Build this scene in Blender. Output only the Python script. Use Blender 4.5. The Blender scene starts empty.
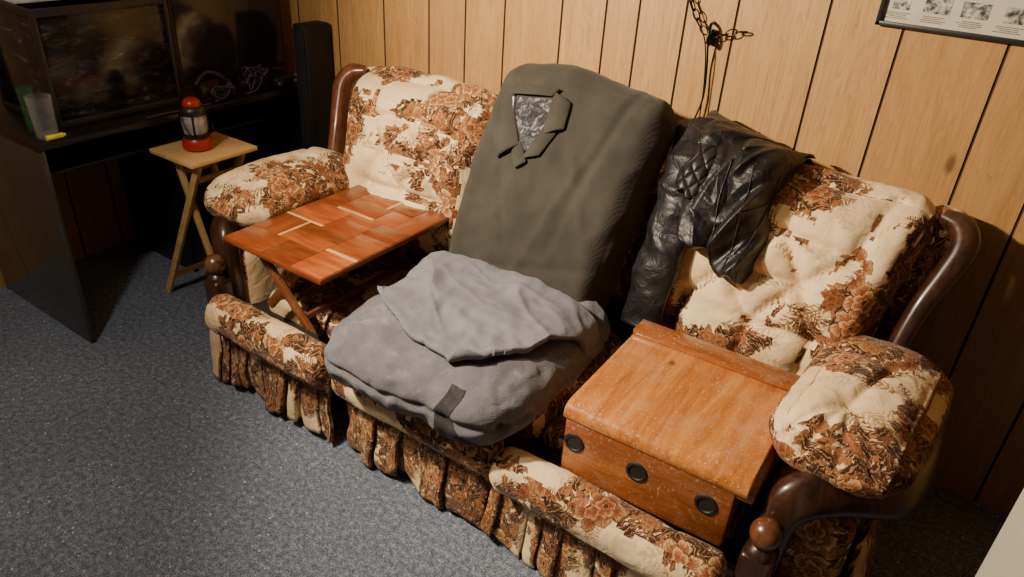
import bpy, bmesh, math, random
from mathutils import Vector, Matrix, Euler, noise
from mathutils.bvhtree import BVHTree
random.seed(4)
COL=bpy.context.scene.collection
# ---------------------------------------------------------------- node helpers
class NT:
    def __init__(s,name):
        s.m=bpy.data.materials.new(name); s.m.use_nodes=True
        s.t=s.m.node_tree; s.t.nodes.clear()
        s.out=s.n('ShaderNodeOutputMaterial'); s.b=s.n('ShaderNodeBsdfPrincipled')
        s.l(s.b.outputs[0],s.out.inputs[0])
    def n(s,t,**k):
        x=s.t.nodes.new(t)
        for a,b in k.items(): setattr(x,a,b)
        return x
    def l(s,a,b): s.t.links.new(a,b)
    def put(s,inp,v):
        if hasattr(v,'node'): s.l(v,inp)
        else:
            if isinstance(v,(tuple,list)) and len(v)==3 and inp.type=='RGBA': v=tuple(v)+(1,)
            inp.default_value=v
    def math(s,op,a,b=0.0,c=0.0,clamp=False):
        x=s.n('ShaderNodeMath',operation=op,use_clamp=clamp)
        s.put(x.inputs[0],a); s.put(x.inputs[1],b); s.put(x.inputs[2],c); return x.outputs[0]
    def vmath(s,op,a,b=None,sc=None):
        x=s.n('ShaderNodeVectorMath',operation=op); s.put(x.inputs[0],a)
        if b is not None: s.put(x.inputs[1],b)
        if sc is not None: s.put(x.inputs['Scale'],sc)
        return x.outputs['Value'] if op in('LENGTH','DISTANCE','DOT_PRODUCT') else x.outputs[0]
    def mix(s,f,a,b,mode='MIX'):
        x=s.n('ShaderNodeMix',data_type='RGBA',blend_type=mode)
        s.put(x.inputs[0],f); s.put(x.inputs[6],a); s.put(x.inputs[7],b); return x.outputs[2]
    def ramp(s,f,stops,interp='LINEAR'):
        x=s.n('ShaderNodeValToRGB'); r=x.color_ramp; r.interpolation=interp
        while len(r.elements)<len(stops): r.elements.new(0.5)
        for e,(p,c) in zip(r.elements,stops):
            e.position=p; e.color=(c,c,c,1) if isinstance(c,(int,float)) else tuple(c)+(1,)
        s.put(x.inputs[0],f); return x.outputs[0]
    def noise(s,vec,scale,detail=3,rough=.55,dist=0,dim='3D'):
        x=s.n('ShaderNodeTexNoise',noise_dimensions=dim)
        s.put(x.inputs['Vector'],vec); x.inputs['Scale'].default_value=scale
        x.inputs['Detail'].default_value=detail; x.inputs['Roughness'].default_value=rough
        x.inputs['Distortion'].default_value=dist; return x
    def vor(s,vec,scale,dim='3D',feature='F1',rand=1.0):
        x=s.n('ShaderNodeTexVoronoi',voronoi_dimensions=dim,feature=feature)
        s.put(x.inputs['Vector'],vec); x.inputs['Scale'].default_value=scale
        x.inputs['Randomness'].default_value=rand; return x
    def coord(s,w='Object'): return s.n('ShaderNodeTexCoord').outputs[w]
    def mapping(s,v,scale=(1,1,1),loc=(0,0,0),rot=(0,0,0)):
        x=s.n('ShaderNodeMapping'); s.put(x.inputs[0],v)
        x.inputs['Scale'].default_value=scale; x.inputs['Location'].default_value=loc; x.inputs['Rotation'].default_value=rot
        return x.outputs[0]
    def bump(s,h,strength=.3,dist=.01,normal=None):
        x=s.n('ShaderNodeBump'); s.put(x.inputs['Height'],h)
        x.inputs['Strength'].default_value=strength; x.inputs['Distance'].default_value=dist
        if normal is not None: s.l(normal,x.inputs['Normal'])
        s.l(x.outputs[0],s.b.inputs['Normal']); return x.outputs[0]
    def set(s,**k):
        for a,v in k.items(): s.put(s.b.inputs[a.replace('_',' ')],v)
        return s

def plain(name,col,rough=.5,metal=0,spec=.5,var=.15,nscale=20,coat=0,bump=0):
    m=NT(name); c=m.coord(); f=m.noise(c,nscale,4).outputs[0]
    d=tuple(x*(1-var) for x in col); h=tuple(min(1,x*(1+var)) for x in col)
    m.set(Base_Color=m.ramp(f,[(.3,d),(.7,h)]),Roughness=rough,Metallic=metal)
    m.b.inputs['Specular IOR Level'].default_value=spec; m.b.inputs['Coat Weight'].default_value=coat
    if bump: m.bump(m.noise(c,nscale*3,3).outputs[0],bump,.004)
    return m.m

def wood(name,c1,c2,c3,rough=.35,axis='y',sc=1.0,coat=.3,streak=9,knots=None,dust=0):
    m=NT(name); c=m.coord()
    st={'x':(1,streak,streak),'y':(streak,1,streak),'z':(streak,streak,1)}[axis]
    v=m.mapping(c,scale=tuple(q*sc for q in st))
    n1=m.noise(v,3.0,6,.6,1.2).outputs[0]; n2=m.noise(v,14,4,.6,.3).outputs[0]
    f=m.math('ADD',m.math('MULTIPLY',n1,.75),m.math('MULTIPLY',n2,.25))
    col=m.ramp(f,[(.34,c1),(.5,c2),(.66,c3)])
    big=m.noise(c,5,2).outputs[0]
    col=m.mix(m.math('MULTIPLY',big,.3),col,c1)
    if knots:
        k=m.vor(m.mapping(c,scale=(1,.7,1)),knots); kk=m.ramp(k.outputs['Distance'],[(.05,1.0),(.11,0.0)])
        kk=m.math('MULTIPLY',kk,m.math('GREATER_THAN',m.noise(c,4,1).outputs[0],.46))
        col=m.mix(m.math('MULTIPLY',kk,.85),col,tuple(q*.3 for q in c1))
    ro=m.ramp(n2,[(.3,rough),(.7,rough+.12)])
    if dust:
        dn=m.noise(c,9,6,.7,.6).outputs[0]; dm=m.ramp(dn,[(.52,0.0),(.74,1.0)])
        sp=m.math('GREATER_THAN',m.noise(c,130,2).outputs[0],.64)
        dd=m.math('MULTIPLY',m.math('ADD',m.math('MULTIPLY',dm,.25),m.math('MULTIPLY',sp,.45)),dust)
        col=m.mix(dd,col,(.66,.54,.40)); ro=m.mix(dd,ro,(.8,.8,.8))
    m.set(Base_Color=col,Roughness=ro)
    m.b.inputs['Coat Weight'].default_value=coat; m.b.inputs['Coat Roughness'].default_value=.2
    m.bump(n2,.12,.002); return m.m

def make_floral(name,dt=0.0):
    m=NT(name); uv=m.coord('UV')
    wn=m.noise(uv,14,2,.5,0,'2D').outputs['Color']
    w=m.vmath('SCALE',m.vmath('SUBTRACT',wn,(.5,.5,.5)),sc=.030)
    w2=m.vmath('SCALE',m.vmath('SUBTRACT',m.noise(uv,95,2,.6,0,'2D').outputs['Color'],(.5,.5,.5)),sc=.013)
    p=m.vmath('ADD',m.vmath('ADD',uv,w),w2)
    CS=3.0
    def clus(v): return m.noise(v,CS,2,.55,.3,'2D').outputs[0]
    def cell(S,off,rand=.9):
        pp=m.vmath('ADD',p,off+(0,))
        v=m.vor(pp,S,'2D','F1',rand)
        loc=m.vmath('SCALE',m.vmath('SUBTRACT',pp,v.outputs['Position']),sc=S)
        cv=clus(m.vmath('SUBTRACT',v.outputs['Position'],off+(0,)))
        cs=m.n('ShaderNodeSeparateColor'); m.l(v.outputs['Color'],cs.inputs[0])
        sx=m.n('ShaderNodeSeparateXYZ'); m.l(loc,sx.inputs[0])
        return sx.outputs[0],sx.outputs[1],cv,cs.outputs
    def soft(a,b,wd):
        return m.math('DIVIDE',m.math('SUBTRACT',b,a),wd,clamp=True)
    def leaf(S,off,L,W,thr,fern=False):
        x,y,cv,cs=cell(S,off)
        a=m.math('MULTIPLY',cs[0],6.28); c=m.math('COSINE',a); s=m.math('SINE',a)
        u=m.math('ADD',m.math('MULTIPLY',x,c),m.math('MULTIPLY',y,s))
        q=m.math('ABSOLUTE',m.math('SUBTRACT',m.math('MULTIPLY',y,c),m.math('MULTIPLY',x,s)))
        un=m.math('DIVIDE',u,L)
        wd=m.math('MULTIPLY',m.math('SUBTRACT',1.0,m.math('MULTIPLY',un,un)),W)
        if fern:
            sn=m.math('SINE',m.math('SUBTRACT',m.math('MULTIPLY',u,74.0),m.math('MULTIPLY',q,60.0)))
            bar=m.math('MULTIPLY',m.math('ADD',sn,.2),1.4,clamp=True)
            st=m.math('LESS_THAN',q,.012)
            mk_=m.math('MULTIPLY',soft(q,wd,.04),m.math('MAXIMUM',bar,st))
        else: mk_=soft(q,wd,.06)
        mk_=m.math('MULTIPLY',mk_,m.math('GREATER_THAN',cv,thr+dt))
        return mk_,q,cs,un
    base=m.mix(m.ramp(m.noise(uv,5,3,.5,0,'2D').outputs[0],[(.35,0.0),(.7,1.0)]),(.88,.68,.41),(.75,.54,.29))
    col=base
    for S,off,thr,c in ((5.0,(.3,.1),.425,(.66,.46,.26)),(6.4,(2.3,1.1),.445,(.50,.30,.14)),(5.8,(5.3,3.1),.465,(.30,.15,.062)),(7.5,(1.3,7.1),.47,(.17,.072,.03)),(9,(6.1,4.4),.475,(.10,.042,.018))):
        k,q,cs,un=leaf(S,off,.50,.20,thr,True); col=m.mix(k,col,c)
    for S,off,thr,c in ((26,(.7,.2),.478,(.19,.075,.028)),(34,(1.9,.6),.488,(.070,.026,.011)),(29,(4.2,2.7),.495,(.040,.015,.007)),(38,(7.2,1.7),.497,(.08,.03,.013)),(27,(8.8,5.7),.503,(.044,.016,.007))):
        k,q,cs,un=leaf(S,off,.62,.27,thr)
        cc=m.mix(m.math('GREATER_THAN',cs[1],.74),c,(.27,.095,.034))
        cc=m.mix(m.math('LESS_THAN',q,.035),cc,(.36,.19,.085))
        col=m.mix(k,col,cc)
    def flower(S,off,thr,np,rr,ra,pal):
        x,y,cv,cs=cell(S,off,.8)
        r=m.math('SQRT',m.math('ADD',m.math('MULTIPLY',x,x),m.math('MULTIPLY',y,y)))
        ang=m.math('ARCTAN2',y,x)
        pa=m.math('ADD',m.math('MULTIPLY',ang,np/2),m.math('MULTIPLY',cs[0],6.28))
        pet=m.math('POWER',m.math('ABSOLUTE',m.math('COSINE',pa)),.6)
        ratio=m.math('DIVIDE',r,m.math('ADD',m.math('MULTIPLY',pet,ra),rr))
        fl=m.ramp(ratio,pal)
        pa2=m.math('ADD',pa,1.5708); pet2=m.math('POWER',m.math('ABSOLUTE',m.math('COSINE',pa2)),.6)
        rat2=m.math('DIVIDE',r,m.math('ADD',m.math('MULTIPLY',pet2,ra*.55),rr*.55))
        seam=m.math('LESS_THAN',pet,.40)
        fl=m.mix(m.math('MULTIPLY',m.math('MULTIPLY',seam,m.math('GREATER_THAN',ratio,.3)),.85),fl,(.07,.025,.011))
        stk=m.math('SINE',m.math('MULTIPLY',ang,34.0))
        fl=m.mix(m.math('MULTIPLY',m.math('MULTIPLY',m.math('GREATER_THAN',stk,.1),m.math('LESS_THAN',ratio,.84)),.6),fl,(.15,.05,.018))
        fl2=m.ramp(rat2,pal)
        fl=m.mix(m.math('LESS_THAN',rat2,1.0),fl,fl2)
        # some blooms are much darker than others
        fl=m.mix(m.math('MULTIPLY',m.math('GREATER_THAN',cs[1],.62),.6),fl,(.42,.26,.18),'MULTIPLY')
        k=m.math('MULTIPLY',soft(ratio,1.0,.05),m.math('GREATER_THAN',cv,thr+dt))
        return k,fl,cs
    P1=[(.0,(.05,.015,.006)),(.18,(.10,.032,.012)),(.25,(.50,.28,.11)),(.40,(.24,.072,.022)),(.64,(.40,.15,.048)),(.84,(.66,.42,.20)),(.92,(.50,.28,.12)),(.96,(.09,.033,.014)),(1,(.06,.022,.010))]
    P2=[(.0,(.40,.22,.09)),(.18,(.09,.03,.012)),(.3,(.28,.085,.026)),(.7,(.38,.145,.048)),(.9,(.50,.28,.12)),(.95,(.08,.03,.013)),(1,(.06,.022,.010))]
    k,fl,cs=flower(16,(3.1,4.2),.503,5,.24,.22,P2); k=m.math('MULTIPLY',k,m.math('GREATER_THAN',cs[2],.50)); col=m.mix(k,col,fl)
    k,fl,cs=flower(9.6,(.0,.0),.512,5,.28,.24,P1); k=m.math('MULTIPLY',k,m.math('GREATER_THAN',cs[2],.42)); col=m.mix(k,col,fl)
    m.set(Base_Color=col,Roughness=.8); m.b.inputs['Sheen Weight'].default_value=.1
    m.b.inputs['Specular IOR Level'].default_value=.25
    b=m.bump(m.noise(uv,20,3,.5,.6,'2D').outputs[0],.35,.015)
    m.bump(m.noise(uv,300,2,.5,0,'2D').outputs[0],.15,.002,b)
    return m.m
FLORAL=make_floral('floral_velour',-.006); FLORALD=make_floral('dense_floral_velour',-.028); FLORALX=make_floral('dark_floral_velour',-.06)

def make_cloth(name,c1,c2,fr=260,bs=.3,mott=6,rough=.9,sheen=.1,spots=None,fold=.35):
    m=NT(name); c=m.coord()
    a=m.noise(c,mott,4,.6).outputs[0]; f=m.noise(c,fr,2).outputs[0]
    col=m.mix(m.ramp(a,[(.35,0.0),(.65,1.0)]),c1,c2)
    if spots: col=m.mix(m.ramp(m.noise(c,15,5,.7).outputs[0],[(.54,0.0),(.68,.55)]),col,spots)
    col=m.mix(m.math('MULTIPLY',f,.35),col,tuple(q*.45 for q in c1))
    m.set(Base_Color=col,Roughness=rough); m.b.inputs['Sheen Weight'].default_value=sheen
    m.b.inputs['Specular IOR Level'].default_value=.2
    w=m.n('ShaderNodeTexWave',wave_type='BANDS'); m.l(m.mapping(c,rot=(0,0,.6)),w.inputs[0]); w.inputs['Scale'].default_value=90; w.inputs['Distortion'].default_value=1.5
    h=m.math('ADD',f,m.math('MULTIPLY',w.outputs['Fac'],.4))
    b1=m.bump(m.noise(c,22,4,.6,.8).outputs[0],fold,.012)
    m.bump(h,bs,.003,b1); return m.m
SHIRT=make_cloth('olive_knit',(.047,.042,.035),(.067,.061,.051),fold=.15,bs=.35)
CHAIR=make_cloth('grey_velour',(.125,.125,.140),(.18,.18,.198),mott=9,spots=(.31,.305,.31))
TSH=make_cloth('grey_jersey',(.165,.168,.20),(.21,.213,.25),mott=7,bs=.12,fold=.22)
DARKW=wood('walnut_stain',(.016,.006,.004),(.042,.015,.008),(.085,.03,.014),.3,'z',1,.5)
BOXW=wood('honey_pine',(.36,.105,.020),(.53,.185,.038),(.68,.30,.080),.2,'y',.8,.6,11,knots=8,dust=1)
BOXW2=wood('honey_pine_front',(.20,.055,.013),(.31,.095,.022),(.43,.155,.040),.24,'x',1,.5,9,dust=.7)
PINE=wood('pale_pine',(.60,.36,.12),(.76,.50,.20),(.84,.60,.28),.45,'y',1,.2)
BLACK=plain('black_laminate',(.010,.010,.010),.3,nscale=8)
BLACKP=plain('black_plastic',(.014,.014,.015),.4,nscale=30)
ENDP=plain('black_gloss_panel',(.040,.041,.035),.25,nscale=3,coat=.4)
DISC=plain('black_rubber',(.014,.012,.011),.6)
METAL=plain('black_metal',(.02,.018,.016),.3,metal=.8)
CREAM=plain('cream_paint',(.50,.49,.42),.45,var=.05)
RED=plain('red_plastic',(.40,.022,.012),.35,var=.1)
YEL=plain('yellow_plastic',(.80,.66,.05),.4)
DUST=plain('dusty_black_glass',(.014,.014,.015),.14,nscale=12,coat=.3)

def leather():
    m=NT('black_leather'); c=m.coord()
    m.set(Base_Color=m.ramp(m.noise(c,9,4).outputs[0],[(.3,(.005,.005,.0055)),(.7,(.012,.012,.013))]),Roughness=m.ramp(m.noise(c,26,4,.6).outputs[0],[(.3,.38),(.7,.56)]))
    b=m.bump(m.noise(c,15,4,.5,.9).outputs[0],.55,.02)
    m.bump(m.vor(c,240).outputs[0],.15,.0015,b); return m.m
LEATHER=leather()
def quilt():
    m=NT('quilted_satin'); c=m.coord()
    s=m.n('ShaderNodeSeparateXYZ'); m.l(c,s.inputs[0])
    a=m.math('ABSOLUTE',m.math('SINE',m.math('MULTIPLY',m.math('ADD',s.outputs[0],s.outputs[2]),75)))
    b=m.math('ABSOLUTE',m.math('SINE',m.math('MULTIPLY',m.math('SUBTRACT',s.outputs[0],s.outputs[2]),75)))
    h=m.math('POWER',m.math('MINIMUM',a,b),.5)
    m.set(Base_Color=m.mix(h,(.004,.004,.004),(.016,.016,.017)),Roughness=.42); m.bump(h,.6,.010); return m.m
QUILT=quilt()
def wallmat():
    m=NT('wood_panelling'); c=m.coord()
    at=m.n('ShaderNodeAttribute',attribute_name='plank'); pr=at.outputs['Fac']
    off=m.n('ShaderNodeCombineXYZ'); m.l(m.math('MULTIPLY',pr,37.0),off.inputs[2]); m.l(m.math('MULTIPLY',pr,11.0),off.inputs[1])
    v=m.vmath('ADD',c,off.outputs[0])
    v1=m.mapping(v,scale=(9,9,.8)); n1=m.noise(v1,1.6,5,.55,1.6).outputs[0]
    rings=m.math('FRACT',m.math('MULTIPLY',n1,9.0))
    rg=m.ramp(rings,[(0,.0),(.75,.35),(.92,1.0),(1,.1)])
    v2=m.mapping(v,scale=(60,60,2.2)); n2=m.noise(v2,2,4,.6).outputs[0]
    base=m.mix(m.ramp(n1,[(.3,0.0),(.7,1.0)]),(.62,.365,.145),(.50,.275,.095))
    base=m.mix(m.math('MULTIPLY',rg,.50),base,(.28,.13,.040))
    base=m.mix(m.math('MULTIPLY',m.ramp(n2,[(.45,0.0),(.75,1.0)]),.42),base,(.25,.115,.034))
    base=m.mix(m.math('MULTIPLY',pr,.38),base,(.37,.19,.068))
    kv=m.vor(m.mapping(v,scale=(4.2,4.2,1.8)),1.0); k=m.ramp(kv.outputs['Distance'],[(.03,1.0),(.07,0.0)])
    base=m.mix(m.math('MULTIPLY',k,.8),base,(.12,.05,.018))
    m.set(Base_Color=base,Roughness=.42); m.bump(n2,.08,.002); return m.m
WALL=wallmat()
GROOVE=plain('panel_groove',(.05,.024,.010),.8)
def carpet():
    m=NT('blue_grey_carpet'); c=m.coord()
    a=m.noise(c,210,3,.7).outputs[0]; b=m.noise(c,60,3,.6).outputs[0]; g=m.noise(c,2.2,3,.5).outputs[0]
    f=m.math('ADD',m.math('MULTIPLY',a,.65),m.math('MULTIPLY',b,.35))
    col=m.ramp(f,[(.36,(.080,.104,.150)),(.5,(.235,.285,.375)),(.62,(.56,.62,.73))])
    col=m.mix(m.math('MULTIPLY',m.ramp(g,[(.35,0.0),(.7,1.0)]),.3),col,(.12,.145,.19))
    for sc,th,d in ((30,.54,.10),(19,.50,.06),(48,.56,.13),(11,.48,.045)):
        fl=m.vor(c,sc); fk=m.math('MULTIPLY',m.math('LESS_THAN',fl.outputs['Distance'],d),m.math('GREATER_THAN',m.noise(c,7+sc*.1,2).outputs[0],th))
        col=m.mix(m.math('MULTIPLY',fk,.9),col,(.88,.88,.86))
    m.set(Base_Color=col,Roughness=.95); m.b.inputs['Specular IOR Level'].default_value=.1
    m.bump(m.math('ADD',a,b),.8,.012); return m.m
CARPET=carpet()
def traywood(i,dark,axis):
    k=dark
    c1=tuple(q*k for q in (.17,.034,.009)); c2=tuple(q*k for q in (.28,.064,.016)); c3=tuple(q*k for q in (.40,.12,.028))
    return wood('cedar_board_%s'%('abcdef'[i]),c1,c2,c3,.26,axis,1,.35,6)
TW=[traywood(0,1.0,'x'),traywood(1,1.35,'x'),traywood(2,.70,'x'),traywood(3,1.15,'x'),traywood(4,.85,'y')]
TWP=wood('pale_sapwood',(.50,.25,.08),(.68,.38,.14),(.78,.50,.22),.3,'x',1.6,.3,6)
def glassm(name,col,al):
    m=NT(name); f=m.n('ShaderNodeLayerWeight'); f.inputs[0].default_value=.3
    m.set(Base_Color=col,Roughness=.05,Alpha=m.math('ADD',al,m.math('MULTIPLY',f.outputs['Facing'],.35)))
    return m.m
GLASS=glassm('clear_glass',(.55,.58,.54),.04); GREENG=glassm('green_glass',(.06,.22,.08),.12)
PRINTM=NT('mottled_print'); _c=PRINTM.coord()
PRINTM.set(Base_Color=PRINTM.ramp(PRINTM.noise(PRINTM.mapping(_c,scale=(1,.4,1)),45,4,.65,1.5).outputs[0],[(.42,(.012,.012,.014)),(.52,(.05,.05,.055)),(.62,(.22,.22,.24))]),Roughness=.85); PRINTM=PRINTM.m
PHOTO=NT('grey_photo_print'); _c=PHOTO.coord()
PHOTO.set(Base_Color=PHOTO.ramp(PHOTO.noise(_c,70,4,.6).outputs[0],[(.38,(.03,.03,.03)),(.5,(.3,.28,.25)),(.65,(.62,.6,.55))]),Roughness=.5); PHOTO=PHOTO.m
PAPER=plain('aged_paper',(.58,.52,.42),.6,var=.06); INK=plain('ink',(.08,.06,.05),.7)
PLASTER=plain('ceiling_paint',(.28,.24,.19),.9,var=.04)

# ---------------------------------------------------------------- object helpers
def thing(name,label,cat,loc,group=None):
    o=bpy.data.objects.new(name,None); COL.objects.link(o); o.location=loc; o.empty_display_size=.05
    o['label']=label; o['category']=cat
    if group:o['group']=group
    bpy.context.view_layer.update(); return o
def tag(o,label,cat,group=None):
    o['label']=label;o['category']=cat
    if group:o['group']=group
    return o
def wloc(o):
    v=Vector(o.location)
    while o.parent: o=o.parent; v+=Vector(o.location)
    return v
def mk(name,verts,faces,mat,parent=None,uv=None,smooth=True,label=None,mats=None,midx=None,boxuv=False,sharp=None,uvoff=None):
    vs=[Vector(v) for v in verts]
    lo=Vector([min(v[i] for v in vs) for i in range(3)]); hi=Vector([max(v[i] for v in vs) for i in range(3)])
    c=(lo+hi)/2
    me=bpy.data.meshes.new(name); me.from_pydata([v-c for v in vs],[],faces)
    for mm in (mats or [mat]): me.materials.append(mm)
    for i,p in enumerate(me.polygons):
        p.use_smooth=smooth
        if midx: p.material_index=midx[i]
    me.update()
    if uv is not None or boxuv:
        L=me.uv_layers.new(name='UVMap')
        ox,oy=uvoff or (random.uniform(0,5),random.uniform(0,5))
        for p in me.polygons:
            nn=p.normal; a=max(range(3),key=lambda i:abs(nn[i])*(1.0 if i else .8))
            for li in p.loop_indices:
                vi=me.loops[li].vertex_index
                if uv is not None: q=(uv[vi][0]+ox,uv[vi][1]+oy)
                else:
                    w=vs[vi]
                    q=((w.y,w.z),(w.x,w.z),(w.x,w.y))[a]; q=(q[0]+ox,q[1]+oy)
                L.data[li].uv=q
    o=bpy.data.objects.new(name,me); COL.objects.link(o)
    if parent is not None:
        o.parent=parent; o.location=c-wloc(parent)
    else: o.location=c
    if label:o['label']=label
    if sharp is not None and smooth:
        try: me.set_sharp_from_angle(angle=math.radians(sharp))
        except Exception: pass
    return o
def bm_data(bm):
    bm.verts.ensure_lookup_table(); bm.verts.index_update()
    v=[x.co.copy() for x in bm.verts]; f=[[q.index for q in x.verts] for x in bm.faces]; bm.free(); return v,f
def boxgeo(c,s,bev=.004,rot=None,seg=2):
    bm=bmesh.new(); bmesh.ops.create_cube(bm,size=1); bmesh.ops.scale(bm,vec=s,verts=bm.verts)
    if bev: bmesh.ops.bevel(bm,geom=bm.edges[:],offset=bev,segments=seg,affect='EDGES',profile=.5)
    v,f=bm_data(bm); R=Euler(rot).to_matrix() if rot else Matrix.Identity(3); c=Vector(c)
    return [R@x+c for x in v],f
def box(name,lo,hi,mat,parent=None,bev=.004,rotz=0,pivot=None,**k):
    c=[(a+b)/2 for a,b in zip(lo,hi)]; s=[b-a for a,b in zip(lo,hi)]
    v,f=boxgeo(c,s,bev)
    if rotz:
        P=Vector(pivot); R=Matrix.Rotation(rotz,3,'Z'); v=[R@(x-P)+P for x in v]
    return mk(name,v,f,mat,parent,sharp=35,**k)
def join(*gs):
    V=[];F=[]
    for v,f in gs:
        o=len(V);V+=list(v);F+=[[i+o for i in q] for q in f]
    return V,F
def catmull(P,n=8):
    P=[Vector(p) for p in P]; Q=[P[0]*2-P[1]]+P+[P[-1]*2-P[-2]]; out=[]
    for i in range(1,len(Q)-2):
        a,b,c,d=Q[i-1:i+3]
        for k in range(n):
            t=k/n; out.append(.5*((2*b)+(c-a)*t+(2*a-5*b+4*c-d)*t*t+(3*b-a-3*c+d)*t**3))
    out.append(P[-1]); return out
def interp(L,t):
    x=t*(len(L)-1); i=min(int(x),len(L)-2); return L[i]*(1-(x-i))+L[i+1]*(x-i)
def sweep(path,ra,rb=None,n=12,k=8,up=(0,0,1),power=2,closed=False,wr=0,seed=0,wsc=16):
    P=catmull(path,k) if k>1 else [Vector(p) for p in path]
    if not isinstance(ra,(list,tuple)): ra=[ra,ra]
    rb=rb if rb is not None else ra
    if not isinstance(rb,(list,tuple)): rb=[rb,rb]
    V=[];F=[];N=len(P);U=Vector(up)
    for i,p in enumerate(P):
        if closed: T=P[(i+1)%N]-P[i-1]
        else: T=P[min(i+1,N-1)]-P[max(i-1,0)]
        T.normalize(); S=T.cross(U)
        if S.length<1e-3:S=T.cross(Vector((1,0,0)))
        S.normalize(); W=S.cross(T).normalized(); U=W
        a=interp(ra,i/(N-1)); b=interp(rb,i/(N-1))
        for j in range(n):
            th=2*math.pi*j/n; c,s=math.cos(th),math.sin(th)
            c=math.copysign(abs(c)**(2/power),c); s=math.copysign(abs(s)**(2/power),s)
            q=p+S*c*a+W*s*b
            if wr: q+=(q-p).normalized()*wr*(1-2.2*abs(noise.noise(q*wsc+Vector((seed,0,0))))+.3*noise.noise(q*wsc*2.3))
            V.append(q)
    M=N if closed else N-1
    for i in range(M):
        for j in range(n):
            a=i*n+j;b=i*n+(j+1)%n;c=((i+1)%N)*n+(j+1)%n;d=((i+1)%N)*n+j; F.append([a,b,c,d])
    if not closed:
        for base,pt,rev in ((0,P[0],False),((N-1)*n,P[-1],True)):
            V.append(pt); ci=len(V)-1
            for j in range(n):
                a,b=base+j,base+(j+1)%n; F.append([ci,a,b] if rev else [ci,b,a])
    return V,F
def lathe(prof,c,axis='z',n=28):
    V=[];F=[];c=Vector(c)
    for r,h in prof:
        for j in range(n):
            t=2*math.pi*j/n; a,b=r*math.cos(t),r*math.sin(t)
            V.append(c+Vector({'z':(a,b,h),'y':(a,h,b),'x':(h,a,b)}[axis]))
    for i in range(len(prof)-1):
        for j in range(n): F.append([i*n+j,i*n+(j+1)%n,(i+1)*n+(j+1)%n,(i+1)*n+j])
    F.append(list(range(n))[::-1]); F.append([(len(prof)-1)*n+j for j in range(n)])
    return V,F
def ball(c,r,n=20):
    prof=[(max(.0005,r*math.sin(math.pi*i/n)),-r*math.cos(math.pi*i/n)) for i in range(n+1)]
    return lathe(prof,c,'z',n+4)
def segd(p,a,b):
    ab=(b[0]-a[0],b[1]-a[1]); L=ab[0]**2+ab[1]**2
    t=0 if L==0 else max(0,min(1,((p[0]-a[0])*ab[0]+(p[1]-a[1])*ab[1])/L))
    return math.hypot(p[0]-a[0]-t*ab[0],p[1]-a[1]-t*ab[1])
def cushion(c,size,r,rot=(0,0,0),n=30,puff=(0,0,0),tufts=(),creases=(),td=.03,tr=.035,cd=.012,cr=.018,face=(1,-1),wr=.004,ws=9,warp=None,seed=0):
    bm=bmesh.new(); bmesh.ops.create_cube(bm,size=2); bmesh.ops.subdivide_edges(bm,edges=bm.edges[:],cuts=n,use_grid_fill=True)
    v,f=bm_data(bm); s=Vector(size)/2; r=Vector(r) if isinstance(r,(tuple,list)) else Vector((r,r,r))
    r=Vector([min(r[i],s[i]*.999) for i in range(3)]); R=Euler(rot).to_matrix(); C=Vector(c); out=[]
    fa,fs=face; oth=[i for i in range(3) if i!=fa]
    for p in v:
        q=Vector([p[i]*s[i] for i in range(3)])
        inn=Vector([max(-(s[i]-r[i]),min(s[i]-r[i],q[i])) for i in range(3)])
        d=Vector([(q[i]-inn[i])/r[i] for i in range(3)])
        if d.length>0: d.normalize()
        nrm=d.copy(); q=inn+Vector([d[i]*r[i] for i in range(3)])
        for a in range(3):
            if puff[a]:
                o=[i for i in range(3) if i!=a]
                q[a]+=nrm[a]*puff[a]*math.cos(p[o[0]]*math.pi/2)**.7*math.cos(p[o[1]]*math.pi/2)**.7 if abs(p[o[0]])<1 and abs(p[o[1]])<1 else 0
        if nrm[fa]*fs>.15:
            uvp=(q[oth[0]],q[oth[1]]); dd=0
            for t in tufts: dd+=td*math.exp(-math.hypot(uvp[0]-t[0],uvp[1]-t[1])/tr)
            e=0
            for (a,b) in creases: e=max(e,cd*math.exp(-segd(uvp,a,b)/cr))
            q[fa]-=fs*(max(dd,e+dd*.4))*min(1,(nrm[fa]*fs-.15)*2)
        if wr:
            w=q*ws+Vector((seed*7.1,seed*3.3,seed)); k=noise.noise(w)+.5*(1-2*abs(noise.noise(w*2.3)))
            q+=nrm*wr*k
        if warp: q=warp(q,p)
        out.append(R@q+C)
    return out,f
MX=lambda x:-2.17-x
def mirror(g):
    v,f=g; return [Vector((MX(p[0]),p[1],p[2])) for p in v],[q[::-1] for q in f]

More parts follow.
